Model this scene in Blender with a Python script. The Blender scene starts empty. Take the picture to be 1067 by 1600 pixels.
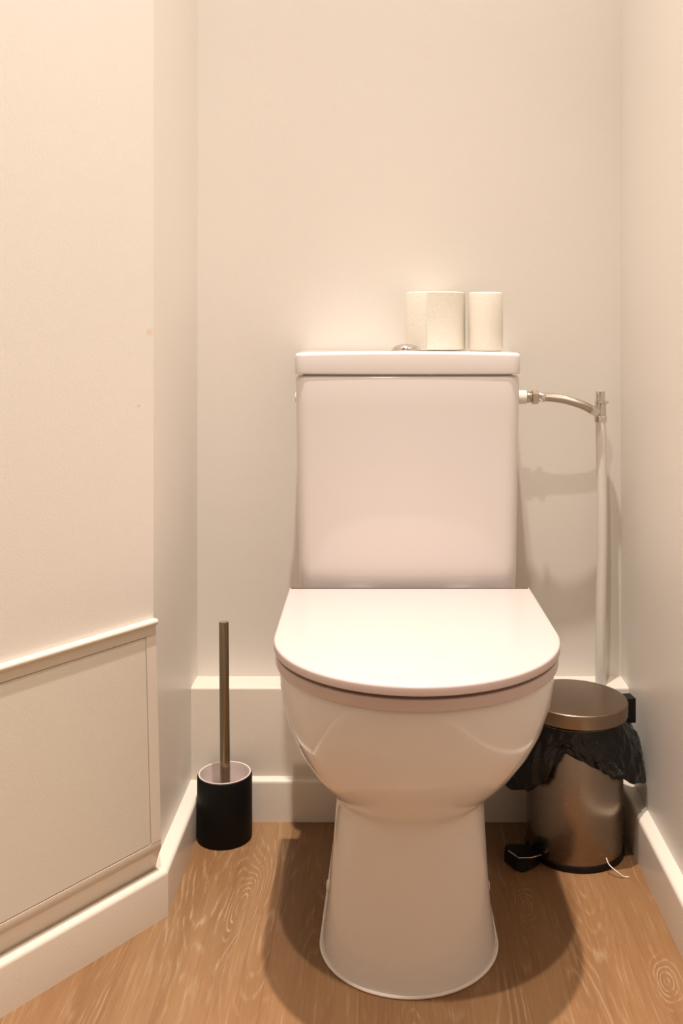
import bpy, bmesh, math, random
from mathutils import Vector, Matrix, noise
random.seed(7)
scene = bpy.context.scene
col = scene.collection
PI = math.pi

# ------------------------------------------------------------------ camera
CAM_Z = 0.825
F_PX = 1564.0                       # focal length in pixels of the 1067x1600 frame
cam_d = bpy.data.cameras.new('camera')
cam_d.sensor_fit = 'VERTICAL'
cam_d.sensor_height = 36.0
cam_d.lens = 36.0 * F_PX / 1600.0
cam_d.shift_x = (533.5 - 605.0) / 1600.0
cam_d.shift_y = -(800.0 - 511.0) / 1600.0
cam_d.clip_start = 0.01
cam = bpy.data.objects.new('camera', cam_d)
cam.location = (0, 0, CAM_Z)
cam.rotation_euler = (PI / 2, 0, 0)
col.objects.link(cam)
scene.camera = cam

# ------------------------------------------------------------------ world, exposure
world = bpy.data.worlds.new('world')
scene.world = world
world.use_nodes = True
world.node_tree.nodes['Background'].inputs[0].default_value = (0.02, 0.018, 0.015, 1)
world.node_tree.nodes['Background'].inputs[1].default_value = 0.2
scene.view_settings.view_transform = 'Standard'
scene.view_settings.look = 'None'
scene.view_settings.gamma = 1.0
scene.view_settings.use_curve_mapping = False
scene.view_settings.exposure = 0.0

# ceiling downlights: (x, y, power, spread in degrees); the lamps are built with their fittings at the end
CEIL = 3.40
LAMP_COL = (1.0, 0.885, 0.81)
LAMPS = [(-0.10, 0.42, 13.6, 66), (-0.02, 1.14, 14.6, 64)]

# ------------------------------------------------------------------ helpers
def lin(r, g, b):
    f = lambda c: (c / 255 / 12.92) if c / 255 <= 0.04045 else ((c / 255 + 0.055) / 1.055) ** 2.4
    return (f(r), f(g), f(b), 1.0)

def link(o, parent=None):
    col.objects.link(o)
    if parent is not None:
        o.parent = parent
    return o

def mesh_obj(name, bm, mat, parent=None, smooth=True, angle=40):
    bmesh.ops.recalc_face_normals(bm, faces=bm.faces[:])
    me = bpy.data.meshes.new(name)
    bm.to_mesh(me)
    bm.free()
    if smooth:
        for p in me.polygons:
            p.use_smooth = True
        me.set_sharp_from_angle(angle=math.radians(angle))
    if mat is not None:
        me.materials.append(mat)
    return link(bpy.data.objects.new(name, me), parent)

def thing(name, label, cat, loc=(0, 0, 0), group=None):
    o = bpy.data.objects.new(name, None)
    o.empty_display_size = 0.05
    o.location = loc
    o['label'] = label
    o['category'] = cat
    if group:
        o['group'] = group
    return link(o)

def tag(o, label, cat, group=None):
    o['label'] = label
    o['category'] = cat
    if group:
        o['group'] = group
    return o

def structure(o, label, cat):
    o['kind'] = 'structure'
    o['label'] = label
    o['category'] = cat
    return o

def prism(bm, pts, z0, z1):
    """vertical prism over a plan polygon"""
    lo = [bm.verts.new((x, y, z0)) for x, y in pts]
    hi = [bm.verts.new((x, y, z1)) for x, y in pts]
    n = len(pts)
    bm.faces.new(lo[::-1])
    bm.faces.new(hi)
    for i in range(n):
        bm.faces.new((lo[i], lo[(i + 1) % n], hi[(i + 1) % n], hi[i]))

def box(bm, x0, x1, y0, y1, z0, z1):
    prism(bm, [(x0, y0), (x1, y0), (x1, y1), (x0, y1)], z0, z1)

def bevel(bm, w, seg=2, angle=30):
    es = [e for e in bm.edges if len(e.link_faces) == 2 and e.calc_face_angle(0) > math.radians(angle)]
    bmesh.ops.bevel(bm, geom=es, offset=w, segments=seg, profile=0.5, affect='EDGES', clamp_overlap=True)

def rings(bm, rr, cap0=True, cap1=True, closed=True):
    """loft a list of rings (lists of 3D points)"""
    vs = [[bm.verts.new(p) for p in r] for r in rr]
    n = len(vs[0])
    m = n if closed else n - 1
    for a, b in zip(vs, vs[1:]):
        for i in range(m):
            j = (i + 1) % n
            bm.faces.new((a[i], a[j], b[j], b[i]))
    if cap0:
        bm.faces.new(vs[0][::-1])
    if cap1:
        bm.faces.new(vs[-1])
    return vs

def lathe(bm, prof, seg=64, c=(0, 0, 0), cap0=True, cap1=True):
    """prof: list of (radius, z)"""
    rr = []
    for r, z in prof:
        rr.append([(c[0] + r * math.cos(2 * PI * i / seg), c[1] + r * math.sin(2 * PI * i / seg), c[2] + z) for i in range(seg)])
    return rings(bm, rr, cap0, cap1)

def tube(bm, pts, rad, seg=16, cap=True):
    """sweep a circle along points; rad is a number or a list"""
    pts = [Vector(p) for p in pts]
    n = len(pts)
    up = None
    rr = []
    for i, p in enumerate(pts):
        t = (pts[min(i + 1, n - 1)] - pts[max(i - 1, 0)]).normalized()
        if up is None:
            up = t.orthogonal().normalized()
        up = (up - t * up.dot(t)).normalized()
        side = t.cross(up)
        r = rad[i] if isinstance(rad, (list, tuple)) else rad
        rr.append([p + (up * math.cos(2 * PI * k / seg) + side * math.sin(2 * PI * k / seg)) * r for k in range(seg)])
    return rings(bm, rr, cap, cap)

def catmull(pts, n=12):
    P = [Vector(p) for p in pts]
    P = [P[0] * 2 - P[1]] + P + [P[-1] * 2 - P[-2]]
    out = []
    for i in range(1, len(P) - 2):
        for k in range(n):
            t = k / n
            a, b, c, d = P[i - 1:i + 3]
            out.append(0.5 * ((2 * b) + (c - a) * t + (2 * a - 5 * b + 4 * c - d) * t * t + (3 * b - a - 3 * c + d) * t ** 3))
    out.append(P[-2])
    return out

def inset2(pts, d):
    """move a plan polygon (counter-clockwise) inwards by d"""
    n = len(pts)
    out = []
    for i in range(n):
        a, b, c = Vector(pts[i - 1]), Vector(pts[i]), Vector(pts[(i + 1) % n])
        e1 = (b - a).normalized()
        e2 = (c - b).normalized()
        n1 = Vector((-e1.y, e1.x))
        n2 = Vector((-e2.y, e2.x))
        m = (n1 + n2)
        m = m / max(0.35, m.length_squared / 2) if m.length > 1e-6 else n1
        out.append((b.x + m.x * d, b.y + m.y * d))
    return out

def slab(bm, pts, z0, z1, r0, r1, seg=5, crown=None):
    """plan polygon (ccw) extruded with rounded bottom (r0) and top (r1) edges"""
    rr = []
    def ring(d, z):
        q = inset2(pts, d) if d > 1e-7 else pts
        rr.append([(x, y, z + (crown(x, y) if crown and z > (z0 + z1) / 2 else 0)) for x, y in q])
    ring(r0 + 0.006, z0)
    for k in range(seg + 1):
        a = PI / 2 * k / seg
        ring(r0 * (1 - math.sin(a)), z0 + r0 * (1 - math.cos(a)))
    for k in range(seg + 1):
        a = PI / 2 * k / seg
        ring(r1 * (1 - math.cos(a)), z1 - r1 + r1 * math.sin(a))
    ring(r1 + 0.006, z1)
    return rings(bm, rr)

# ------------------------------------------------------------------ materials
def new_mat(name):
    m = bpy.data.materials.new(name)
    m.use_nodes = True
    nt = m.node_tree
    return m, nt, nt.nodes['Principled BSDF']

def node(nt, kind, **kw):
    n = nt.nodes.new(kind)
    for k, v in kw.items():
        setattr(n, k, v)
    return n

def math_n(nt, op, a, b=None, c=None, clamp=False):
    n = node(nt, 'ShaderNodeMath', operation=op, use_clamp=clamp)
    for i, v in enumerate((a, b, c)):
        if v is None:
            continue
        if isinstance(v, (int, float)):
            n.inputs[i].default_value = v
        else:
            nt.links.new(v, n.inputs[i])
    return n.outputs[0]

def mixc(nt, fac, a, b, blend='MIX'):
    n = node(nt, 'ShaderNodeMix', data_type='RGBA', blend_type=blend)
    for i, v in ((0, fac), (6, a), (7, b)):
        if isinstance(v, (int, float)):
            n.inputs[i].default_value = v
        elif isinstance(v, tuple):
            n.inputs[i].default_value = v
        else:
            nt.links.new(v, n.inputs[i])
    return n.outputs[2]

def noise_n(nt, vec, scale, detail=3, rough=0.5, scl=None, distortion=0.0):
    t = node(nt, 'ShaderNodeTexNoise')
    t.inputs['Scale'].default_value = scale
    t.inputs['Detail'].default_value = detail
    t.inputs['Roughness'].default_value = rough
    t.inputs['Distortion'].default_value = distortion
    if scl is not None:
        mp = node(nt, 'ShaderNodeMapping')
        mp.inputs['Scale'].default_value = scl
        nt.links.new(vec, mp.inputs['Vector'])
        vec = mp.outputs[0]
    nt.links.new(vec, t.inputs['Vector'])
    return t.outputs['Fac']

def add_bump(nt, bsdf, height, strength, dist):
    b = node(nt, 'ShaderNodeBump')
    b.inputs['Strength'].default_value = strength
    b.inputs['Distance'].default_value = dist
    nt.links.new(height, b.inputs['Height'])
    nt.links.new(b.outputs[0], bsdf.inputs['Normal'])

def simple(name, rgb, rough, metal=0.0, spec=0.5, coat=0.0, vary=0.03, nscale=30, bump=0.0, bdist=0.001, rvary=0.0, scl=None):
    m, nt, b = new_mat(name)
    tc = node(nt, 'ShaderNodeTexCoord')
    f = noise_n(nt, tc.outputs['Object'], nscale, 4, 0.55, scl)
    c = lin(*rgb)
    lo = tuple(max(0, x * (1 - vary)) for x in c[:3]) + (1,)
    hi = tuple(min(1, x * (1 + vary)) for x in c[:3]) + (1,)
    nt.links.new(mixc(nt, f, lo, hi), b.inputs['Base Color'])
    b.inputs['Metallic'].default_value = metal
    b.inputs['Specular IOR Level'].default_value = spec
    b.inputs['Coat Weight'].default_value = coat
    b.inputs['Coat Roughness'].default_value = 0.03
    if rvary:
        nt.links.new(math_n(nt, 'MULTIPLY_ADD', f, rvary * 2, rough - rvary), b.inputs['Roughness'])
    else:
        b.inputs['Roughness'].default_value = rough
    if bump:
        add_bump(nt, b, f, bump, bdist)
    return m

def paint(name, rgb, rough, spots=()):
    """satin wall paint with roller texture; spots: (centre, radius, colour, strength) stains"""
    m, nt, b = new_mat(name)
    geo = node(nt, 'ShaderNodeNewGeometry')
    pos = geo.outputs['Position']
    big = noise_n(nt, pos, 2.2, 3, 0.5)
    c = lin(*rgb)
    cc = mixc(nt, big, tuple(x * 0.975 for x in c[:3]) + (1,), tuple(min(1, x * 1.02) for x in c[:3]) + (1,))
    for cen, rad, scol, st in spots:
        d = node(nt, 'ShaderNodeVectorMath', operation='DISTANCE')
        nt.links.new(pos, d.inputs[0])
        d.inputs[1].default_value = cen
        wob = noise_n(nt, pos, 160, 2)
        dd = math_n(nt, 'MULTIPLY_ADD', wob, rad * 1.2, math_n(nt, 'ADD', d.outputs['Value'], -rad * 0.6))
        k = math_n(nt, 'MULTIPLY', math_n(nt, 'SUBTRACT', 1.0, math_n(nt, 'DIVIDE', dd, rad), clamp=True), st, clamp=True)
        cc = mixc(nt, k, cc, lin(*scol))
    nt.links.new(cc, b.inputs['Base Color'])
    fine = noise_n(nt, pos, 420, 2, 0.5)
    mid = noise_n(nt, pos, 26, 3, 0.5)
    h = math_n(nt, 'MULTIPLY_ADD', mid, 1.4, fine)
    add_bump(nt, b, h, 0.10, 0.0012)
    b.inputs['Roughness'].default_value = rough
    b.inputs['Specular IOR Level'].default_value = 0.5
    return m

C0 = Vector((-0.3293, 1.41))                 # plan corner between left wall and angled wall
U = Vector((-0.595, -0.804)).normalized()    # along the angled wall, away from that corner
N = Vector((0.804, -0.595)).normalized()     # its normal into the room

def on_angled(u, o, z):
    p = C0 + U * u + N * o
    return (p.x, p.y, z)

WALL = paint('cream_satin_paint', (231, 226, 217), 0.36)
WALL_ANG = paint('cream_satin_paint_marked', (231, 226, 217), 0.36,
                 spots=[(on_angled(0.007, 0, 0.818), 0.0075, (226, 182, 120), 0.55),
                        (on_angled(0.026, 0, 0.716), 0.003, (190, 150, 105), 0.5)])
TRIM = paint('white_gloss_trim_paint', (221, 211, 196), 0.22)
PANEL = paint('grey_cream_panel_paint', (216, 209, 194), 0.42)
CEILING = paint('white_ceiling_paint', (232, 228, 221), 0.7)
PORC = simple('white_porcelain', (227, 222, 218), 0.09, coat=0.1, vary=0.008, nscale=6)
SEATM = simple('white_seat_plastic', (201, 183, 177), 0.16, spec=0.35, vary=0.006, nscale=8)
SILI = simple('white_silicone', (240, 232, 222), 0.35, vary=0.04, nscale=60, bump=0.2)
PAPER = simple('toilet_paper', (232, 227, 213), 0.95, spec=0.1, vary=0.03, nscale=300, bump=0.5, bdist=0.0012)
CARD = simple('brown_cardboard', (176, 146, 112), 0.9, vary=0.08, nscale=120)
CHROME = simple('chrome', (214, 210, 206), 0.10, metal=1.0, vary=0.03, rvary=0.04)
NICKEL = simple('satin_nickel', (196, 186, 170), 0.24, metal=1.0, vary=0.06, rvary=0.06, nscale=80)
BLACKP = simple('black_plastic', (9, 8, 8), 0.45, spec=0.3, vary=0.15)
BLACKR = simple('black_matt_rubber_coating', (9, 8, 7), 0.6, spec=0.2, vary=0.12, nscale=60)
CUPM = simple('pale_inner_plastic', (214, 200, 192), 0.3, vary=0.03)
NYLON = simple('white_nylon', (238, 230, 216), 0.4, vary=0.03)
BRISTLE = simple('white_bristles', (225, 222, 214), 0.8, vary=0.1, nscale=200, bump=0.8, bdist=0.004)

def steel_mat(name, rgb, rough, scl, aniso=0.0):
    m, nt, b = new_mat(name)
    tc = node(nt, 'ShaderNodeTexCoord')
    f = noise_n(nt, tc.outputs['Object'], 1.0, 4, 0.6, scl)
    c = lin(*rgb)
    nt.links.new(mixc(nt, f, tuple(x * 0.9 for x in c[:3]) + (1,), tuple(min(1, x * 1.08) for x in c[:3]) + (1,)), b.inputs['Base Color'])
    b.inputs['Metallic'].default_value = 1.0
    nt.links.new(math_n(nt, 'MULTIPLY_ADD', f, 0.12, rough - 0.06), b.inputs['Roughness'])
    if aniso:
        tg = node(nt, 'ShaderNodeTangent', direction_type='RADIAL', axis='Z')
        nt.links.new(tg.outputs[0], b.inputs['Tangent'])
        b.inputs['Anisotropic'].default_value = aniso
    add_bump(nt, b, f, 0.02, 0.0002)
    return m

STEEL = steel_mat('brushed_steel_body', (150, 136, 122), 0.26, (30, 30, 900), aniso=0.55)
STEEL_LID = steel_mat('brushed_steel_lid', (146, 128, 110), 0.30, (700, 12, 12))
STEEL_ROD = steel_mat('brushed_steel_rod', (150, 138, 118), 0.24, (500, 500, 6))

def braid_mat():
    m, nt, b = new_mat('braided_steel')
    tc = node(nt, 'ShaderNodeTexCoord')
    sep = node(nt, 'ShaderNodeSeparateXYZ')
    nt.links.new(tc.outputs['Object'], sep.inputs[0])
    x, z = sep.outputs[0], sep.outputs[2]
    a = math_n(nt, 'SINE', math_n(nt, 'MULTIPLY', math_n(nt, 'ADD', x, z), 2600))
    c = math_n(nt, 'SINE', math_n(nt, 'MULTIPLY', math_n(nt, 'SUBTRACT', x, z), 2600))
    h = math_n(nt, 'MULTIPLY', a, c)
    k = math_n(nt, 'MULTIPLY_ADD', h, 0.5, 0.5)
    nt.links.new(mixc(nt, k, lin(120, 108, 92), lin(222, 212, 196)), b.inputs['Base Color'])
    b.inputs['Metallic'].default_value = 1.0
    b.inputs['Roughness'].default_value = 0.3
    add_bump(nt, b, h, 0.5, 0.0006)
    return m
BRAID = braid_mat()

def bag_mat():
    m, nt, b = new_mat('black_bin_liner_plastic')
    tc = node(nt, 'ShaderNodeTexCoord')
    f = noise_n(nt, tc.outputs['Object'], 38, 3, 0.5, None, 1.2)
    b.inputs['Base Color'].default_value = lin(11, 9, 9)
    b.inputs['Roughness'].default_value = 0.16
    b.inputs['Specular IOR Level'].default_value = 0.4
    add_bump(nt, b, f, 0.5, 0.004)
    return m
BAG = bag_mat()

# knots in the boards: x, y, half widths, slant of the axis, ring count
KNOTS = [(-0.204, 1.440, 0.016, 0.085, 0.12, 0.24), (0.196, 1.430, 0.016, 0.045, 0.0, 0.20), (0.352, 1.262, 0.016, 0.040, 0.1, 0.20), (0.034, 1.10, 0.020, 0.11, 0.0, 0.20)]
def oak_mat():
    m, nt, b = new_mat('limed_oak_plank')
    tc = node(nt, 'ShaderNodeTexCoord')
    info = node(nt, 'ShaderNodeObjectInfo')
    off = node(nt, 'ShaderNodeVectorMath', operation='SCALE')
    off.inputs[0].default_value = (13.1, 7.7, 3.3)
    nt.links.new(info.outputs['Random'], off.inputs['Scale'])
    add = node(nt, 'ShaderNodeVectorMath', operation='ADD')
    nt.links.new(tc.outputs['Object'], add.inputs[0])
    nt.links.new(off.outputs[0], add.inputs[1])
    v = add.outputs[0]
    # growth-ring field: contour lines of a stretched noise make cathedrals and knots
    wob = noise_n(nt, v, 1.0, 4, 0.55, (60, 6, 1))
    fld = noise_n(nt, v, 1.0, 1.5, 0.45, (7.0, 1.3, 1))
    fld = math_n(nt, 'MULTIPLY_ADD', wob, 0.045, fld)
    geo = node(nt, 'ShaderNodeNewGeometry')
    sp = node(nt, 'ShaderNodeSeparateXYZ')
    nt.links.new(geo.outputs['Position'], sp.inputs[0])
    near = None
    for kx0, ky0, sx, sy, slant, amp in KNOTS:
        dy = math_n(nt, 'DIVIDE', math_n(nt, 'SUBTRACT', sp.outputs[1], ky0), sy)
        dx = math_n(nt, 'DIVIDE', math_n(nt, 'MULTIPLY_ADD', math_n(nt, 'SUBTRACT', sp.outputs[1], ky0), -slant, math_n(nt, 'SUBTRACT', sp.outputs[0], kx0)), sx)
        q = math_n(nt, 'ADD', math_n(nt, 'MULTIPLY', dx, dx), math_n(nt, 'MULTIPLY', dy, dy))
        g = math_n(nt, 'DIVIDE', 1.0, math_n(nt, 'ADD', 1.0, q))
        fld = math_n(nt, 'MULTIPLY_ADD', g, amp, fld)
        near = g if near is None else math_n(nt, 'MAXIMUM', near, g)
    ph = math_n(nt, 'FRACT', math_n(nt, 'MULTIPLY', fld, 34.0))
    tri = math_n(nt, 'ABSOLUTE', math_n(nt, 'SUBTRACT', ph, 0.5))
    line = math_n(nt, 'SUBTRACT', 1.0, math_n(nt, 'MULTIPLY', tri, 4.5), clamp=True)
    brk = noise_n(nt, v, 1.0, 4, 0.65, (150, 14, 1))
    brk = math_n(nt, 'MULTIPLY', math_n(nt, 'SUBTRACT', brk, 0.42), 5.0, clamp=True)
    region = noise_n(nt, v, 1.0, 2, 0.5, (9, 2.0, 1))
    region = math_n(nt, 'MULTIPLY', math_n(nt, 'SUBTRACT', region, 0.44), 4.0, clamp=True)
    region = math_n(nt, 'MAXIMUM', region, math_n(nt, 'MULTIPLY', math_n(nt, 'SUBTRACT', near, 0.25), 2.5, clamp=True))
    line = math_n(nt, 'MULTIPLY', math_n(nt, 'MULTIPLY', line, brk), region)
    # pores and bands
    pore = noise_n(nt, v, 1.0, 4, 0.7, (300, 9, 1))
    porew = math_n(nt, 'MULTIPLY', math_n(nt, 'SUBTRACT', pore, 0.56), 5.0, clamp=True)
    pored = math_n(nt, 'MULTIPLY', math_n(nt, 'SUBTRACT', 0.44, pore), 4.0, clamp=True)
    band = noise_n(nt, v, 1.0, 3, 0.55, (22, 1.6, 1))
    patch = noise_n(nt, v, 1.0, 2, 0.5, (5, 3, 1))
    base = mixc(nt, math_n(nt, 'MULTIPLY', math_n(nt, 'SUBTRACT', band, 0.3), 2.4, clamp=True), lin(124, 89, 57), lin(150, 116, 80))
    base = mixc(nt, math_n(nt, 'MULTIPLY', math_n(nt, 'SUBTRACT', patch, 0.35), 1.6, clamp=True), base, lin(138, 97, 60))
    base = mixc(nt, math_n(nt, 'MULTIPLY', pored, 0.55), base, lin(96, 65, 38))
    base = mixc(nt, math_n(nt, 'MULTIPLY', porew, 0.52), base, lin(175, 150, 119))
    base = mixc(nt, math_n(nt, 'MULTIPLY', line, 0.75), base, lin(183, 161, 130))
    tone = math_n(nt, 'MULTIPLY_ADD', info.outputs['Random'], 0.09, 0.885)
    tn = node(nt, 'ShaderNodeCombineColor')
    for i in range(3):
        nt.links.new(tone, tn.inputs[i])
    base = mixc(nt, 1.0, base, tn.outputs[0], 'MULTIPLY')
    nt.links.new(base, b.inputs['Base Color'])
    b.inputs['Roughness'].default_value = 0.42
    b.inputs['Specular IOR Level'].default_value = 0.4
    add_bump(nt, b, pore, 0.25, 0.0006)
    return m
OAK = oak_mat()
JOINT = simple('dark_floor_joint', (96, 66, 42), 0.9, vary=0.1)

# ------------------------------------------------------------------ room shell
XL, XR, YB = -0.3293, 0.405, 1.736           # left return wall, right wall, back wall
YN = -0.70                                   # wall behind the camera
LU = 1.0                                     # length of the angled wall
C1 = C0 + U * LU
T = 0.08

bm = bmesh.new()
box(bm, C1.x - T, XR + T, YN - T, YB + T, -0.03, -0.004)
floor = structure(mesh_obj('floor', bm, JOINT, smooth=False), 'warm limed oak plank floor with white grain', 'floor')

xs = [-0.155 + 0.19 * k for k in range(-4, 4)]
starts = [0.35, 0.92, 0.62, 0.78, 0.45, 0.88, 0.5]
for k in range(7):
    x0, x1 = xs[k] + 0.00008, xs[k + 1] - 0.00008
    cuts = [YN] + [c for c in (starts[k] - 1.22, starts[k], starts[k] + 1.22) if YN + 0.1 < c < YB - 0.1] + [YB]
    for a, b_ in zip(cuts, cuts[1:]):
        bm = bmesh.new()
        w, l = x1 - x0, b_ - a - 0.0004
        box(bm, -w / 2, w / 2, -l / 2, l / 2, -0.004, 0)
        bevel(bm, 0.00025, 1)
        o = mesh_obj('plank', bm, OAK, floor, smooth=False)
        o.location = ((x0 + x1) / 2, (a + b_) / 2, 0)

def wall(name, pts, label, mat=None, z0=0.0, z1=CEIL):
    bm = bmesh.new()
    prism(bm, pts, z0, z1)
    return structure(mesh_obj(name, bm, mat or WALL, smooth=False), label, 'wall')

kx = (1 - N.x) / N.y                         # mitre slope for the convex corner (shift per unit thickness)
CO = C0 + Vector((-T, -kx * T))
wall('wall_back', [(XL - T, YB), (XR + T, YB), (XR + T, YB + T), (XL - T, YB + T)], 'cream painted wall behind the toilet tank')
wall('wall_left', [(XL, YB), (XL - T, YB), (CO.x, CO.y), (C0.x, C0.y)], 'narrow cream wall between angled wall and back wall')
C1o = C1 - N * T
wall('wall_angled', [(C0.x, C0.y), (CO.x, CO.y), (C1o.x, C1o.y), (C1.x, C1.y)], 'cream angled wall on the left above the access panel', WALL_ANG)
wall('wall_right', [(XR, YN), (XR + T, YN), (XR + T, YB), (XR, YB)], 'cream painted wall on the right beside the bin')
wall('wall_near_left', [(C1.x, C1.y), (C1o.x, C1o.y), (C1.x - T, C1o.y), (C1.x - T, YN), (C1.x, YN)], 'cream wall on the left behind the viewer')
wall('wall_front', [(C1.x - T, YN - T), (XR + T, YN - T), (XR + T, YN), (C1.x - T, YN)], 'cream wall behind the viewer')
bm = bmesh.new()
box(bm, C1.x - T, XR + T, YN - T, YB + T, CEIL, CEIL + 0.05)
structure(mesh_obj('ceiling', bm, CEILING, smooth=False), 'white ceiling above the toilet', 'ceiling')

# boxed ledge along the foot of the back wall
YLEDGE, ZLEDGE = 1.680, 0.2195
bm = bmesh.new()
box(bm, XL, XR, YLEDGE, YB, 0.0, ZLEDGE)
bmesh.ops.bevel(bm, geom=[e for e in bm.edges if all(abs(v.co.z - ZLEDGE) < 1e-6 and abs(v.co.y - YLEDGE) < 1e-6 for v in e.verts)],
                offset=0.0035, segments=3, profile=0.5, affect='EDGES')
structure(mesh_obj('trim_1', bm, TRIM), 'white boxed ledge along the foot of the back wall', 'ledge')

# baseboards with a rounded top edge
def baseboard(name, a, b_, nrm, thick, h, label, ma=None, mb=None):
    """a, b: plan ends on the wall face; ma, mb: plan ends on the front face (mitres)"""
    a, b_, nrm = Vector(a), Vector(b_), Vector(nrm)
    ma = Vector(ma) if ma is not None else a + nrm * thick
    mb = Vector(mb) if mb is not None else b_ + nrm * thick
    r = 0.006
    prof = [(0, 0), (1, 0), (1, h - r)]
    for k in range(1, 6):
        t = PI / 2 * k / 5
        prof.append((1 - r / thick * (1 - math.cos(t)), h - r + r * math.sin(t)))
    prof.append((0, h + 0.0015))
    bm = bmesh.new()
    rr = []
    for w, f in ((a, ma), (b_, mb)):
        rr.append([(w.x + (f.x - w.x) * s, w.y + (f.y - w.y) * s, z) for s, z in prof])
    rings(bm, rr)
    return structure(mesh_obj(name, bm, TRIM, angle=35), label, 'baseboard')

TB = 0.0222
CB = Vector((C0.x + TB, C0.y + TB * (1 - N.x) / N.y))
baseboard('baseboard_back', (XL + TB, YLEDGE), (XR - TB, YLEDGE), (0, -1), 0.0125, 0.070, 'low white baseboard along the boxed ledge behind the toilet')
baseboard('baseboard_left', (XL, YLEDGE), (C0.x, C0.y), (1, 0), TB, 0.064, 'white baseboard beside the toilet brush holder', mb=(CB.x, CB.y))
baseboard('baseboard_angled', (C0.x, C0.y), (C1.x, C1.y), (N.x, N.y), TB, 0.064, 'white baseboard below the access panel', ma=(CB.x, CB.y))
baseboard('baseboard_right', (XR, YLEDGE), (XR, YN), (-1, 0), 0.020, 0.072, 'white baseboard along the right wall beside the bin')

# ------------------------------------------------------------------ access panel in the angled wall (slightly leaning out at its foot)
ap = thing('access_panel', 'cream rectangular access panel in a white frame low on the angled wall', 'access panel', on_angled(0.2, 0, 0.0655))
apinv = ap.location.copy()

def oz(z):
    return 0.0045 + (0.415 - z) * 0.0125 / 0.33

def rail(name, u0, u1, prof, mat):
    """extrude a section (o, z) along the wall; o is the distance from the wall face"""
    bm = bmesh.new()
    rr = [[Vector(on_angled(u, o, z)) - apinv for o, z in prof] for u in (u0, u1)]
    rings(bm, rr)
    return mesh_obj(name, bm, mat, ap, angle=30)

PU0, PU1, PZ0, PZ1 = 0.0185, 0.43, 0.109, 0.3925
ZT = 0.4155
prof = [(0.0003, PZ1 + 0.0010), (oz(PZ1) - 0.0003, PZ1 + 0.0010), (oz(PZ1), PZ1 + 0.0014), (oz(ZT - 0.010), ZT - 0.010)]
for k in range(7):                              # rounded bead along the top
    t = -PI / 3 + (PI / 2 + PI / 3) * k / 6
    prof.append((0.0062 + 0.0042 * math.cos(t), ZT - 0.0042 + 0.0042 * math.sin(t)))
prof.append((0.0003, ZT))
rail('top_rail', 0.0, PU1 + 0.02, prof, TRIM)
for u0, u1 in ((0.0, PU0 - 0.0009), (PU1 + 0.0009, PU1 + 0.02)):
    rail('stile', u0, u1, [(0.0003, PZ0 - 0.0010), (oz(PZ0), PZ0 - 0.0010), (oz(PZ1), PZ1 + 0.0010), (0.0003, PZ1 + 0.0010)], TRIM)
prof = [(0.0003, 0.0655), (0.0048, 0.0655)]
for k in range(9):                              # hollow moulding sweeping back towards the baseboard
    t = k / 8
    prof.append((0.0050 + (oz(0.1) - 0.0050) * (t ** 1.3), 0.0658 + 0.032 * t))
prof += [(oz(PZ0) - 0.0003, PZ0 - 0.0014), (oz(PZ0) - 0.0006, PZ0 - 0.0010), (0.0003, PZ0 - 0.0010)]
rail('bottom_rail', 0.0, PU1 + 0.02, prof, TRIM)
rail('panel', PU0, PU1, [(0.0003, PZ0), (oz(PZ0) - 0.0008, PZ0), (oz(PZ0) - 0.0004, PZ0 + 0.0005), (oz(PZ1) - 0.0004, PZ1 - 0.0005), (oz(PZ1) - 0.0008, PZ1), (0.0003, PZ1)], PANEL)

# ------------------------------------------------------------------ toilet
def d_outline(hw, yf, yw, yb, hwb, cx, n=56, ex=2.0, rc=0.0, cb=None):
    """D-shaped plan, counter-clockwise from above: round front at yf, widest at yw, straight sides back to yb"""
    pts = []
    for i in range(n + 1):
        a = PI + PI * i / n                      # left, front, right
        c, s = math.cos(a), math.sin(a)
        x = hw * math.copysign(abs(c) ** (2 / ex), c)
        y = yw + (yw - yf) * math.copysign(abs(s) ** (2 / ex), s)
        pts.append((cx + x, y))
    cb = cx if cb is None else cb
    m = 6
    for i in range(1, m + 1):
        t = i / m
        pts.append((cx + hw + (cb + hwb - cx - hw) * t, yw + (yb - rc - yw) * t))
    if rc:
        for i in range(1, 5):
            a = PI / 2 * i / 5
            pts.append((cb + hwb - rc + rc * math.cos(a), yb - rc + rc * math.sin(a)))
        pts.append((cb + hwb - rc, yb))
        pts.append((cb - hwb + rc, yb))
        for i in range(1, 5):
            a = PI / 2 + PI / 2 * i / 5
            pts.append((cb - hwb + rc + rc * math.cos(a), yb - rc + rc * math.sin(a)))
    for i in range(m, 0, -1):
        t = i / m
        pts.append((cx - hw + (cb - hwb - cx + hw) * t, yw + (yb - rc - yw) * t))
    return pts

TX = 0.0385                                    # seat centre
wc = thing('toilet', 'white close-coupled toilet with its lid closed standing on the oak floor', 'toilet', (0.033, 1.45, 0))
def wcmesh(name, bm, mat, parent=None, **kw):
    bmesh.ops.translate(bm, verts=bm.verts[:], vec=-Vector(wc.location))
    return mesh_obj(name, bm, mat, parent or wc, **kw)

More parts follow.
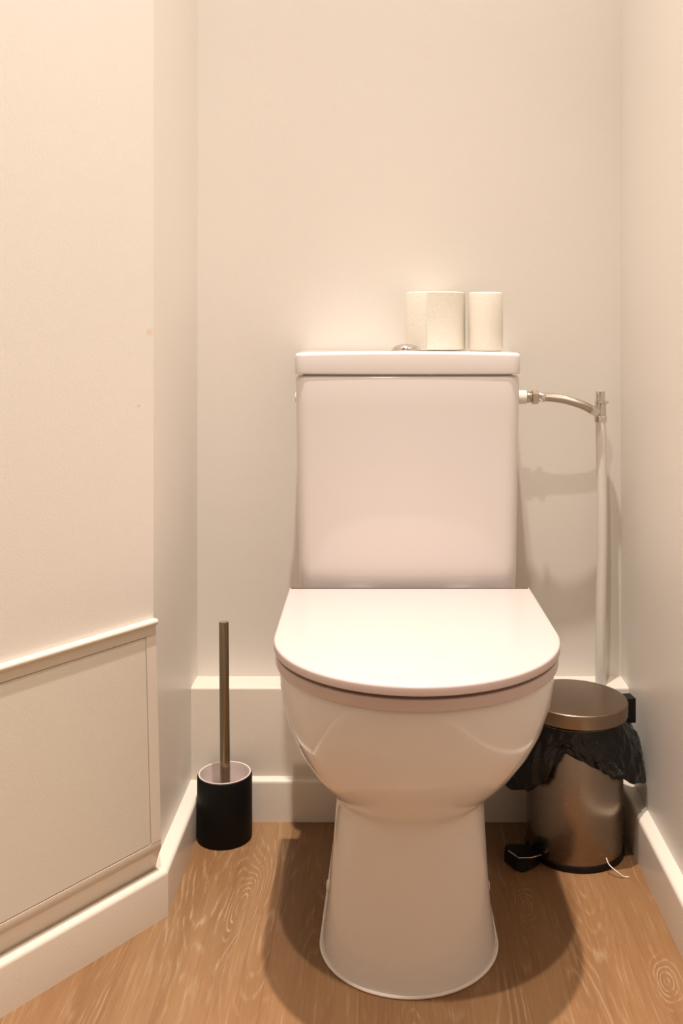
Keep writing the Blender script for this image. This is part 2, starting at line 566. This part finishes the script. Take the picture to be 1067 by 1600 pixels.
# bowl and pedestal in one surface: z, half width, front y, widest y, back half width, centre x
secs = [
    (0.000, 0.1165, 1.2290, 1.345, 0.112, 0.0290),
    (0.006, 0.1160, 1.2300, 1.345, 0.112, 0.0290),
    (0.025, 0.1130, 1.2335, 1.345, 0.110, 0.0290),
    (0.060, 0.1085, 1.2375, 1.345, 0.106, 0.0292),
    (0.100, 0.1050, 1.2400, 1.345, 0.103, 0.0296),
    (0.150, 0.1015, 1.2420, 1.345, 0.100, 0.0300),
    (0.190, 0.0990, 1.2420, 1.344, 0.100, 0.0305),
    (0.206, 0.0995, 1.2390, 1.343, 0.100, 0.0308),
    (0.214, 0.1030, 1.2320, 1.341, 0.102, 0.0312),
    (0.222, 0.1095, 1.2220, 1.338, 0.106, 0.0320),
    (0.235, 0.1210, 1.2060, 1.335, 0.113, 0.0330),
    (0.254, 0.1360, 1.1865, 1.330, 0.123, 0.0345),
    (0.281, 0.1530, 1.1660, 1.327, 0.136, 0.0360),
    (0.309, 0.1660, 1.1520, 1.325, 0.147, 0.0372),
    (0.340, 0.1755, 1.1440, 1.325, 0.157, 0.0380),
    (0.365, 0.1795, 1.1415, 1.325, 0.162, TX),
    (0.380, 0.1800, 1.1410, 1.325, 0.164, TX),
    (0.3865, 0.1785, 1.1425, 1.325, 0.163, TX),
    (0.3880, 0.1750, 1.1460, 1.325, 0.160, TX),
]
bm = bmesh.new()
rr = []
for z, hw, yf, yw, hwb, cx in secs:
    rr.append([(x, y, z) for x, y in d_outline(hw, yf, yw, 1.655, hwb, cx, rc=0.025)])
rings(bm, rr)
bowl = wcmesh('bowl', bm, PORC, angle=60)
bowl['label'] = 'glossy porcelain bowl and pedestal'

# silicone bead round the foot
bm = bmesh.new()
foot = d_outline(0.1175, 1.228, 1.345, 1.655, 0.113, 0.029)
half = [p for p in foot if p[1] < 1.645]
order = [p for p in d_outline(0.1175, 1.228, 1.345, 1.64, 0.113, 0.029)]
front = order[:57]
right = order[57:63]
left = order[63:]
path = left + front + right
tube(bm, [(x, y, 0.0022) for x, y in path], 0.0022, 8)
wcmesh('sealant_bead', bm, SILI, bowl)

# fixing-bolt caps on both sides of the pedestal
for s in (-1, 1):
    bm = bmesh.new()
    rr = []
    for r, d in ((0.0085, -0.002), (0.0085, 0.003), (0.0075, 0.0052), (0.004, 0.0062), (0.0008, 0.0064)):
        rr.append([(0.029 + s * (0.1080 + d), 1.400 + r * math.cos(2 * PI * i / 24), 0.0435 + r * math.sin(2 * PI * i / 24)) for i in range(24)])
    rings(bm, rr)
    wcmesh('bolt_cap', bm, NYLON, bowl)

# seat ring (only its rim shows) and lid
bm = bmesh.new()
slab(bm, d_outline(0.1850, 1.1310, 1.322, 1.552, 0.180, TX, cb=0.0345, ex=2.0), 0.3885, 0.4035, 0.004, 0.0015)
wcmesh('seat', bm, SEATM, angle=50)
bm = bmesh.new()
slab(bm, d_outline(0.1872, 1.1265, 1.322, 1.556, 0.1868, TX, cb=0.0345, ex=2.0, rc=0.003), 0.4085, 0.4205, 0.0015, 0.0032)
wcmesh('lid', bm, SEATM, angle=50)
for s in (-1, 1):                              # rubber buffers and hinges under the lid
    bm = bmesh.new()
    box(bm, TX + s * 0.10 - 0.015, TX + s * 0.10 + 0.015, 1.20, 1.215, 0.4030, 0.4090)
    wcmesh('buffer', bm, NYLON)
    bm = bmesh.new()
    tube(bm, [(0.0345 + s * 0.08 - 0.02, 1.556, 0.402), (0.0345 + s * 0.08 + 0.02, 1.556, 0.402)], 0.009, 20)
    wcmesh('hinge', bm, CHROME)

# tank
def tank_outline(hw, yf, yb, cx, rc=0.022, bow=0.006, n=20):
    pts = []
    def f(x):
        return yf + bow * (((x - cx) / hw) ** 2)
    ycorner = yf + bow
    for i in range(7):
        a = PI + PI / 2 * i / 6
        pts.append((cx - hw + rc + rc * math.cos(a), ycorner + rc + rc * math.sin(a)))
    xa, xb = cx - hw + rc, cx + hw - rc
    for i in range(1, n):
        x = xa + (xb - xa) * i / n
        t = (x - cx) / (hw - rc)
        pts.append((x, yf + bow * t * t))
    for i in range(7):
        a = -PI / 2 + PI / 2 * i / 6
        pts.append((cx + hw - rc + rc * math.cos(a), ycorner + rc + rc * math.sin(a)))
    pts.append((cx + hw, yb))
    pts.append((cx - hw, yb))
    return pts

KX = 0.0322
bm = bmesh.new()
rr = []
for z, hw, yf in ((0.3875, 0.154, 1.590), (0.390, 0.1685, 1.576), (0.400, 0.1725, 1.572), (0.45, 0.1732, 1.570), (0.58, 0.1753, 1.5665), (0.70, 0.1770, 1.5635),
                  (0.7420, 0.1776, 1.5622), (0.7450, 0.1773, 1.5625), (0.7472, 0.1763, 1.5636), (0.7482, 0.1743, 1.5655), (0.7482, 0.1685, 1.5715), (0.7515, 0.1680, 1.5720)):
    rr.append([(x, y, z) for x, y in tank_outline(hw, yf, 1.728, KX)])
rings(bm, rr)
tank = wcmesh('tank', bm, PORC, angle=50)
bm = bmesh.new()
slab(bm, tank_outline(0.1780, 1.5605, 1.731, KX, rc=0.016), 0.7510, 0.7845, 0.003, 0.006,
     crown=lambda x, y: 0.0028 * (1 - min(1, ((x - KX) / 0.174) ** 2)))
tlid = wcmesh('tank_lid', bm, PORC, angle=50)
ztop = 0.7873
bm = bmesh.new()
prof = [(0.0245, -0.001), (0.0245, 0.0012), (0.0235, 0.0022)] + [(0.0225 * math.cos(a), 0.0022 + 0.0090 * math.sin(a)) for a in [PI / 2 * k / 9 for k in range(9)]] + [(0.0006, 0.0112)]
lathe(bm, prof, 48, (KX - 0.002, 1.618, ztop - 0.0006))
wcmesh('flush_button', bm, CHROME, tlid)
bm = bmesh.new()                                # blanked-off inlet on the far side of the tank
rr = []
for r, x in ((0.0095, 0.006), (0.0095, -0.0105), (0.008, -0.0125), (0.0008, -0.0127)):
    rr.append([(KX - 0.1725 + x, 1.668 + r * math.cos(2 * PI * i / 24), 0.708 + r * math.sin(2 * PI * i / 24)) for i in range(24)])
rings(bm, rr)
wcmesh('inlet_cap', bm, NYLON, tank)

# ------------------------------------------------------------------ water supply: hose, stop valve, pipe
HY, HZ = 1.664, 0.7085
xt = KX + 0.1726
def xcyl(bm, x0, x1, r, y=HY, z=HZ, seg=28, rot=0.0):
    rr = []
    for rad, x in ((r * 0.93, x0), (r, x0 + 0.0008), (r, x1 - 0.0008), (r * 0.93, x1)):
        rr.append([(x, y + rad * math.cos(2 * PI * i / seg + rot), z + rad * math.sin(2 * PI * i / seg + rot)) for i in range(seg)])
    rings(bm, rr)

PX, PY = 0.3615, 1.6960
VZ = 0.692
hose = thing('supply_hose', 'braided steel water hose between the tank and the stop valve', 'hose', (xt + 0.03, HY, HZ))
def hm(name, bm, mat, parent=None, **kw):
    bmesh.ops.translate(bm, verts=bm.verts[:], vec=-Vector(hose.location))
    return mesh_obj(name, bm, mat, parent or hose, **kw)
bm = bmesh.new(); xcyl(bm, xt + 0.0046, xt + 0.0262, 0.0115)
hm('plastic_nut', bm, NYLON)
bm = bmesh.new(); xcyl(bm, xt + 0.0260, xt + 0.0362, 0.0088)
for k in range(4):
    xcyl(bm, xt + 0.0266 + k * 0.0024, xt + 0.0280 + k * 0.0024, 0.0096)
hm('threaded_nipple', bm, NICKEL)
bm = bmesh.new(); xcyl(bm, xt + 0.0358, xt + 0.0462, 0.0118, seg=6, rot=PI / 6)
bevel(bm, 0.0006, 1)
hm('hex_nut', bm, NICKEL, angle=20)
bm = bmesh.new(); xcyl(bm, xt + 0.0460, xt + 0.0570, 0.0082)
hm('ferrule', bm, CHROME)
ctrl = [(xt + 0.055, HY, HZ), (xt + 0.068, HY, HZ - 0.0008), (xt + 0.092, HY + 0.002, HZ - 0.0046), (xt + 0.119, HY + 0.007, HZ - 0.0130), (xt + 0.139, HY + 0.014, HZ - 0.0225)]
bm = bmesh.new()
pp = catmull(ctrl, 14)
tube(bm, pp, 0.0070, 20)
hm('braided_hose', bm, BRAID)
bm = bmesh.new()
d = (pp[-1] - pp[-3]).normalized()
tube(bm, [pp[-1] - d * 0.004, pp[-1] - d * 0.0032, pp[-1] + d * 0.0100, pp[-1] + d * 0.0108], [0.0070, 0.0080, 0.0080, 0.0072], 20)
hm('end_ferrule', bm, CHROME)

valve = thing('stop_valve', 'small chrome stop valve on top of the white wall pipe', 'valve', (PX, PY, 0.664))
def vm(name, bm, mat, **kw):
    bmesh.ops.translate(bm, verts=bm.verts[:], vec=-Vector(valve.location))
    return mesh_obj(name, bm, mat, valve, **kw)
bm = bmesh.new()
lathe(bm, [(0.0085, 0.0), (0.0092, 0.0008), (0.0092, 0.0012), (0.0092, 0.0205), (0.0085, 0.0215)], 32, (PX, PY, 0.6745))
vm('valve_body', bm, CHROME)
bm = bmesh.new()
lathe(bm, [(0.0105, 0.0), (0.0122, 0.001), (0.0122, 0.0032), (0.0105, 0.0042)], 40, (PX + 0.0015, PY, 0.6955))
vm('collar', bm, CHROME)
bm = bmesh.new()
lathe(bm, [(0.0060, 0.0), (0.0078, 0.0006), (0.0078, 0.0160), (0.0070, 0.0170)], 32, (PX - 0.0005, PY, 0.6994))
vm('handle', bm, CHROME)
bm = bmesh.new()
lathe(bm, [(0.0098, 0.0), (0.0104, 0.0008), (0.0104, 0.0095), (0.0096, 0.0104)], 6, (PX, PY, 0.6642))
bevel(bm, 0.0005, 1)
vm('compression_nut', bm, CHROME, angle=20)

bm = bmesh.new()
pz = [ZLEDGE + 0.001 + (0.6640 - ZLEDGE - 0.001) * i / 40 for i in range(41)]
tube(bm, [(PX + 0.0010 + 0.0016 * math.sin(z * 14 + 1.0), PY, z) for z in pz], 0.0088, 24)
bmesh.ops.translate(bm, verts=bm.verts[:], vec=(-PX, -PY, -ZLEDGE))
pipe = tag(mesh_obj('water_pipe', bm, WALL), 'cream painted upright water pipe in the corner behind the bin', 'pipe')
pipe.location = (PX, PY, ZLEDGE)

# ------------------------------------------------------------------ toilet rolls on the tank
def roll(name, label, x, y, z, r, h, flap):
    t = thing(name, label, 'toilet roll', (x, y, z), 'toilet rolls on the tank lid')
    bm = bmesh.new()
    seg = 72
    prof = [(0.0205, 0.0012), (r - 0.003, 0.0), (r - 0.0008, 0.0012), (r, 0.004), (r, h - 0.004), (r - 0.001, h - 0.001), (r - 0.004, h), (0.0205, h - 0.001)]
    rr = []
    for k, (a, zz) in enumerate(prof):
        ring = []
        for i in range(seg):
            t_ = 2 * PI * i / seg
            w = noise.noise(Vector((math.cos(t_) * 1.7 + x * 50, math.sin(t_) * 1.7, zz * 20))) * 0.0009 if a > 0.022 else 0
            ring.append(((a + w) * math.cos(t_), (a + w) * math.sin(t_), zz))
        rr.append(ring)
    rings(bm, rr + [rr[0]], False, False)
    bmesh.ops.remove_doubles(bm, verts=bm.verts[:], dist=1e-6)
    mesh_obj('paper', bm, PAPER, t, angle=50)
    bm = bmesh.new()
    rr = [[(a * math.cos(2 * PI * i / 40), a * math.sin(2 * PI * i / 40), zz) for i in range(40)] for a, zz in ((0.0204, 0.001), (0.0204, h - 0.001), (0.0192, h - 0.001), (0.0192, 0.001))]
    rings(bm, rr + [rr[0]], False, False)
    bmesh.ops.remove_doubles(bm, verts=bm.verts[:], dist=1e-6)
    mesh_obj('core', bm, CARD, t)
    # loose end of the sheet, slightly proud of the roll
    a0, a1 = flap
    bm = bmesh.new()
    rr = []
    for i in range(25):
        a = a0 + (a1 - a0) * i / 24
        lift = 0.0005 + 0.0010 * (i / 24) ** 3
        rr.append([((r + d) * math.cos(a), (r + d) * math.sin(a), zz) for d, zz in ((lift, 0.0015), (lift + 0.0006, 0.0015), (lift + 0.0006, h - 0.002), (lift, h - 0.002))])
    rings(bm, rr)
    mesh_obj('loose_sheet', bm, PAPER, t, angle=50)
    return t
zr = ztop - 0.0005
roll('toilet_roll', 'full toilet roll standing on the tank lid, wider and nearer the flush button', 0.0800, 1.6795, 0.7867, 0.0495, 0.0965, (math.radians(-10), math.radians(-107)))
roll('toilet_roll', 'half-used narrow toilet roll standing on the tank lid at its right end', 0.1630, 1.6600, 0.7860, 0.0285, 0.0965, (math.radians(70), math.radians(150)))

# ------------------------------------------------------------------ toilet brush and its holder
BX, BY = -0.2630, 1.620
hold = thing('brush_holder', 'round black toilet brush holder with a pale rim in the left corner', 'brush holder', (BX, BY, 0))
R_, HH = 0.0440, 0.1040
bm = bmesh.new()
lathe(bm, [(R_ - 0.004, 0.0), (R_ - 0.0012, 0.0012), (R_, 0.004), (R_, HH - 0.003), (R_ - 0.0006, HH - 0.0012), (R_ - 0.0022, HH - 0.0012), (R_ - 0.0022, 0.003)], 72)
mesh_obj('outer_sleeve', bm, BLACKR, hold, angle=50)
bm = bmesh.new()
lathe(bm, [(R_ - 0.0024, 0.0035), (R_ - 0.0024, HH - 0.0006), (R_ - 0.0018, HH + 0.0006), (R_ - 0.0030, HH + 0.0012), (R_ - 0.0044, HH + 0.0004), (R_ - 0.0050, HH - 0.004), (R_ - 0.0055, 0.006), (0.001, 0.0055)], 72)
mesh_obj('inner_cup', bm, CUPM, hold, angle=50)

brush = thing('toilet_brush', 'toilet brush with a long brushed steel handle standing in the black holder', 'toilet brush', (BX, BY, 0.0070))
bm = bmesh.new()
pts = [(0.001, 0, 0.060), (-0.0003, 0, 0.20), (-0.0015, 0, 0.3395), (-0.0015, 0, 0.3410)]
tube(bm, pts, [0.0082, 0.0080, 0.0078, 0.0070], 32)
mesh_obj('handle', bm, STEEL_ROD, brush)
bm = bmesh.new()
lathe(bm, [(0.0060, -0.002), (0.0066, 0.0), (0.0066, 0.0004), (0.0005, 0.0006)], 24, (-0.0015, 0, 0.3408))
mesh_obj('end_cap', bm, CHROME, brush)
bm = bmesh.new()
lathe(bm, [(0.0130, 0.060), (0.0345, 0.0615), (0.0355, 0.0635), (0.0345, 0.0655), (0.010, 0.0690), (0.0085, 0.0700)], 48)
mesh_obj('splash_disc', bm, CUPM, brush, angle=50)
bm = bmesh.new()
for i in range(900):                            # bristle head inside the cup
    a, zz = random.uniform(0, 2 * PI), random.uniform(0.006, 0.055)
    r = 0.031 if zz > 0.014 else 0.024
    t = Vector((math.cos(a), math.sin(a), random.uniform(-0.15, 0.15)))
    p0 = Vector((0, 0, zz)) + t * 0.004
    p1 = Vector((0, 0, zz)) + t * r
    s = t.cross(Vector((0, 0, 1))).normalized() * 0.0005
    v = [bm.verts.new(q) for q in (p0 - s, p0 + s, p1 + s * 0.6, p1 - s * 0.6)]
    bm.faces.new(v)
bh = mesh_obj('bristle_head', bm, BRISTLE, brush, smooth=False)
bh['kind'] = 'stuff'
bm = bmesh.new()
tube(bm, [(0, 0, 0.002), (0, 0, 0.062)], 0.0045, 12)
mesh_obj('bristle_core', bm, NYLON, brush)

# ------------------------------------------------------------------ pedal bin
NX, NY, RB = 0.2965, 1.5860, 0.0755
bin_ = thing('pedal_bin', 'small brushed steel pedal bin in the right corner', 'bin', (NX, NY, 0))
bm = bmesh.new()
lathe(bm, [(RB - 0.002, 0.0098), (RB, 0.0104), (RB, 0.2130), (RB - 0.0012, 0.2145), (RB - 0.0024, 0.2130), (RB - 0.0024, 0.0120), (0.001, 0.0115)], 96)
mesh_obj('body', bm, STEEL, bin_, angle=50)
bm = bmesh.new()
lathe(bm, [(RB - 0.004, 0.0), (RB + 0.0006, 0.0012), (RB + 0.0018, 0.0035), (RB + 0.0018, 0.0085), (RB + 0.0008, 0.0103), (RB - 0.004, 0.0106)], 96)
mesh_obj('base_ring', bm, BLACKP, bin_, angle=50)
RL = 0.0830
bm = bmesh.new()
dome = [(RL * (1 - t), 0.2375 + 0.0025 * (1 - (1 - t) ** 2)) for t in (0.02, 0.06, 0.15, 0.3, 0.5, 0.7, 0.9, 0.995)]
lathe(bm, [(RL - 0.003, 0.2165), (RL - 0.0010, 0.2160), (RL, 0.2168), (RL, 0.2350), (RL - 0.0006, 0.2368)] + dome, 96)
TILT = Matrix.Translation((0.083, 0.0, 0.226)) @ Matrix.Rotation(math.radians(1.2), 4, Vector((-0.35, 0.94, 0))) @ Matrix.Translation((-0.083, 0.0, -0.226))
bmesh.ops.transform(bm, matrix=TILT, verts=bm.verts[:])     # pushed up a little by the liner
lid = mesh_obj('lid', bm, STEEL_LID, bin_, angle=35)
def polar(r, deg, z):
    a = math.radians(deg)
    return (r * math.cos(a), r * math.sin(a), z)
def polar_block(bm, deg, r0, r1, half, z0, z1):
    a = math.radians(deg)
    er, et = Vector((math.cos(a), math.sin(a))), Vector((-math.sin(a), math.cos(a)))
    prism(bm, [tuple(er * r0 - et * half), tuple(er * r1 - et * half), tuple(er * r1 + et * half), tuple(er * r0 + et * half)], z0, z1)
bm = bmesh.new()
polar_block(bm, 10, 0.0850, 0.0980, 0.012, 0.196, 0.2345)
bevel(bm, 0.0025, 2)
mesh_obj('hinge', bm, BLACKP, bin_)
PED = 207
bm = bmesh.new()
a = math.radians(PED)
er, et = Vector((math.cos(a), math.sin(a), 0)), Vector((-math.sin(a), math.cos(a), 0))
def pv(r, t, z):
    return er * r + et * t + Vector((0, 0, z))
prof = [(0.072, 0.010, 0.006, 0.013), (0.084, 0.021, 0.004, 0.016), (0.104, 0.025, 0.002, 0.020), (0.116, 0.023, 0.001, 0.022), (0.122, 0.016, 0.002, 0.021)]
rings(bm, [[pv(r, -t, z0), pv(r, t, z0), pv(r, t * 0.94, z1), pv(r, -t * 0.94, z1)] for r, t, z0, z1 in prof])
bevel(bm, 0.0015, 2)
ped = mesh_obj('pedal', bm, BLACKP, bin_)
bm = bmesh.new()
tube(bm, [pv(0.078, 0.019, 0.0160), pv(0.100, 0.0245, 0.0200), pv(0.120, 0.0200, 0.0225), pv(0.1225, -0.004, 0.0225)], 0.0011, 8)
mesh_obj('steel_edge', bm, CHROME, ped)

# ------------------------------------------------------------------ bin liner hanging out over the rim
keys = [(-180, 0.116, 0.1120), (-160, 0.112, 0.1130), (-142, 0.120, 0.1050), (-130, 0.134, 0.0940), (-119, 0.165, 0.0850), (-110, 0.182, 0.0825), (-95, 0.174, 0.0830), (-75, 0.160, 0.0860),
        (-55, 0.144, 0.0910), (-35, 0.128, 0.0990), (-15, 0.116, 0.1060), (5, 0.116, 0.1080), (25, 0.135, 0.1000), (50, 0.155, 0.0900), (90, 0.165, 0.0860), (130, 0.150, 0.0880), (160, 0.130, 0.1000), (180, 0.116, 0.1120)]
def key(deg):
    for (a, z, r), (b_, z2, r2) in zip(keys, keys[1:]):
        if a <= deg <= b_:
            t = (deg - a) / (b_ - a)
            t = t * t * (3 - 2 * t)
            return z + (z2 - z) * t, r + (r2 - r) * t
    return keys[0][1:]
bm = bmesh.new()
SEG, ROWS = 220, 22
rr = []
for j in range(ROWS + 1):
    v = j / ROWS
    ring = []
    for i in range(SEG):
        deg = -180 + 360 * i / SEG
        zh, rh = key(deg)
        a = math.radians(deg)
        z = 0.2142 + (zh - 0.2142) * v
        belly = math.sin(min(1, v * 1.25) * PI / 2)
        r = 0.0768 + (rh - 0.0768) * belly
        q = Vector((math.cos(a) * 5.0, math.sin(a) * 5.0, v * 2.2))
        w = noise.noise(q * 1.1) * 0.0048 + noise.noise(q * 2.7 + Vector((3, 1, 7))) * 0.0030 + abs(noise.noise(q * 5.5 + Vector((9, 4, 2)))) * 0.0026
        r = max(0.0772, r + w * min(1, v * 3.5))
        z += noise.noise(Vector((a * 2.3, v * 3, 5))) * 0.0022 * v
        x, y = r * math.cos(a), r * math.sin(a)
        x = min(x, XR - NX - 0.0025)
        y = min(y, YLEDGE - NY - 0.0022)
        ring.append((x, y, z))
    rr.append(ring)
# tuck the hem under and back up a little, so that the liner has a fold
tuck = []
for (x, y, z) in rr[-1]:
    l = math.hypot(x, y)
    k = max(0.0770, l - 0.006) / l
    tuck.append((x * k, y * k, z + 0.004))
rr.append(tuck)
rr.append([(x * max(0.0766, math.hypot(x, y) - 0.004) / math.hypot(x, y), y * max(0.0766, math.hypot(x, y) - 0.004) / math.hypot(x, y), z + 0.014) for x, y, z in tuck])
rings(bm, rr, False, False)
bag = tag(mesh_obj('bin_liner', bm, BAG, angle=80), 'crumpled shiny black plastic bag hanging over the rim of the steel bin', 'bin bag')
bag.location = (NX, NY, 0)

# ------------------------------------------------------------------ loose white thread leaning on the foot of the bin
bm = bmesh.new()
tp = catmull([(0.3310, 1.5135, 0.0225), (0.3345, 1.5070, 0.0150), (0.3450, 1.4995, 0.0085), (0.3540, 1.4990, 0.0022), (0.3620, 1.5000, 0.0009)], 8)
c = Vector((0.345, 1.50, 0))
tube(bm, [p - c for p in tp], 0.0008, 8)
th = tag(mesh_obj('thread', bm, NYLON), 'thin white thread on the floor at the foot of the bin', 'thread')
th.location = c

# ------------------------------------------------------------------ ceiling downlights
def lamp(x, y, power, spread, label):
    t = thing('ceiling_downlight', label, 'ceiling light', (x, y, CEIL), 'ceiling downlights')
    bm = bmesh.new()
    rr = [[(a * math.cos(2 * PI * i / 48), a * math.sin(2 * PI * i / 48), z) for i in range(48)] for a, z in ((0.045, 0.0), (0.045, -0.003), (0.041, -0.005), (0.033, -0.004), (0.031, 0.0))]
    rings(bm, rr, False, False)
    mesh_obj('trim_ring', bm, CHROME, t)
    m, nt, b = new_mat('lamp_lens')
    b.inputs['Emission Color'].default_value = LAMP_COL + (1,)
    b.inputs['Emission Strength'].default_value = 8.0
    bm = bmesh.new()
    lathe(bm, [(0.0315, -0.0008), (0.0315, -0.0012), (0.001, -0.0014)], 48)
    mesh_obj('lens', bm, m, t)
    ld = bpy.data.lights.new('lamp', 'AREA')
    ld.shape = 'DISK'
    ld.size = 0.058
    ld.energy = power
    ld.color = LAMP_COL
    ld.spread = math.radians(spread)
    lo = bpy.data.objects.new('lamp', ld)
    link(lo, t)
    lo.location = (0, 0, -0.007)
lamp(*LAMPS[0], 'ceiling downlight above the space in front of the toilet')
lamp(*LAMPS[1], 'ceiling downlight directly above the toilet seat')
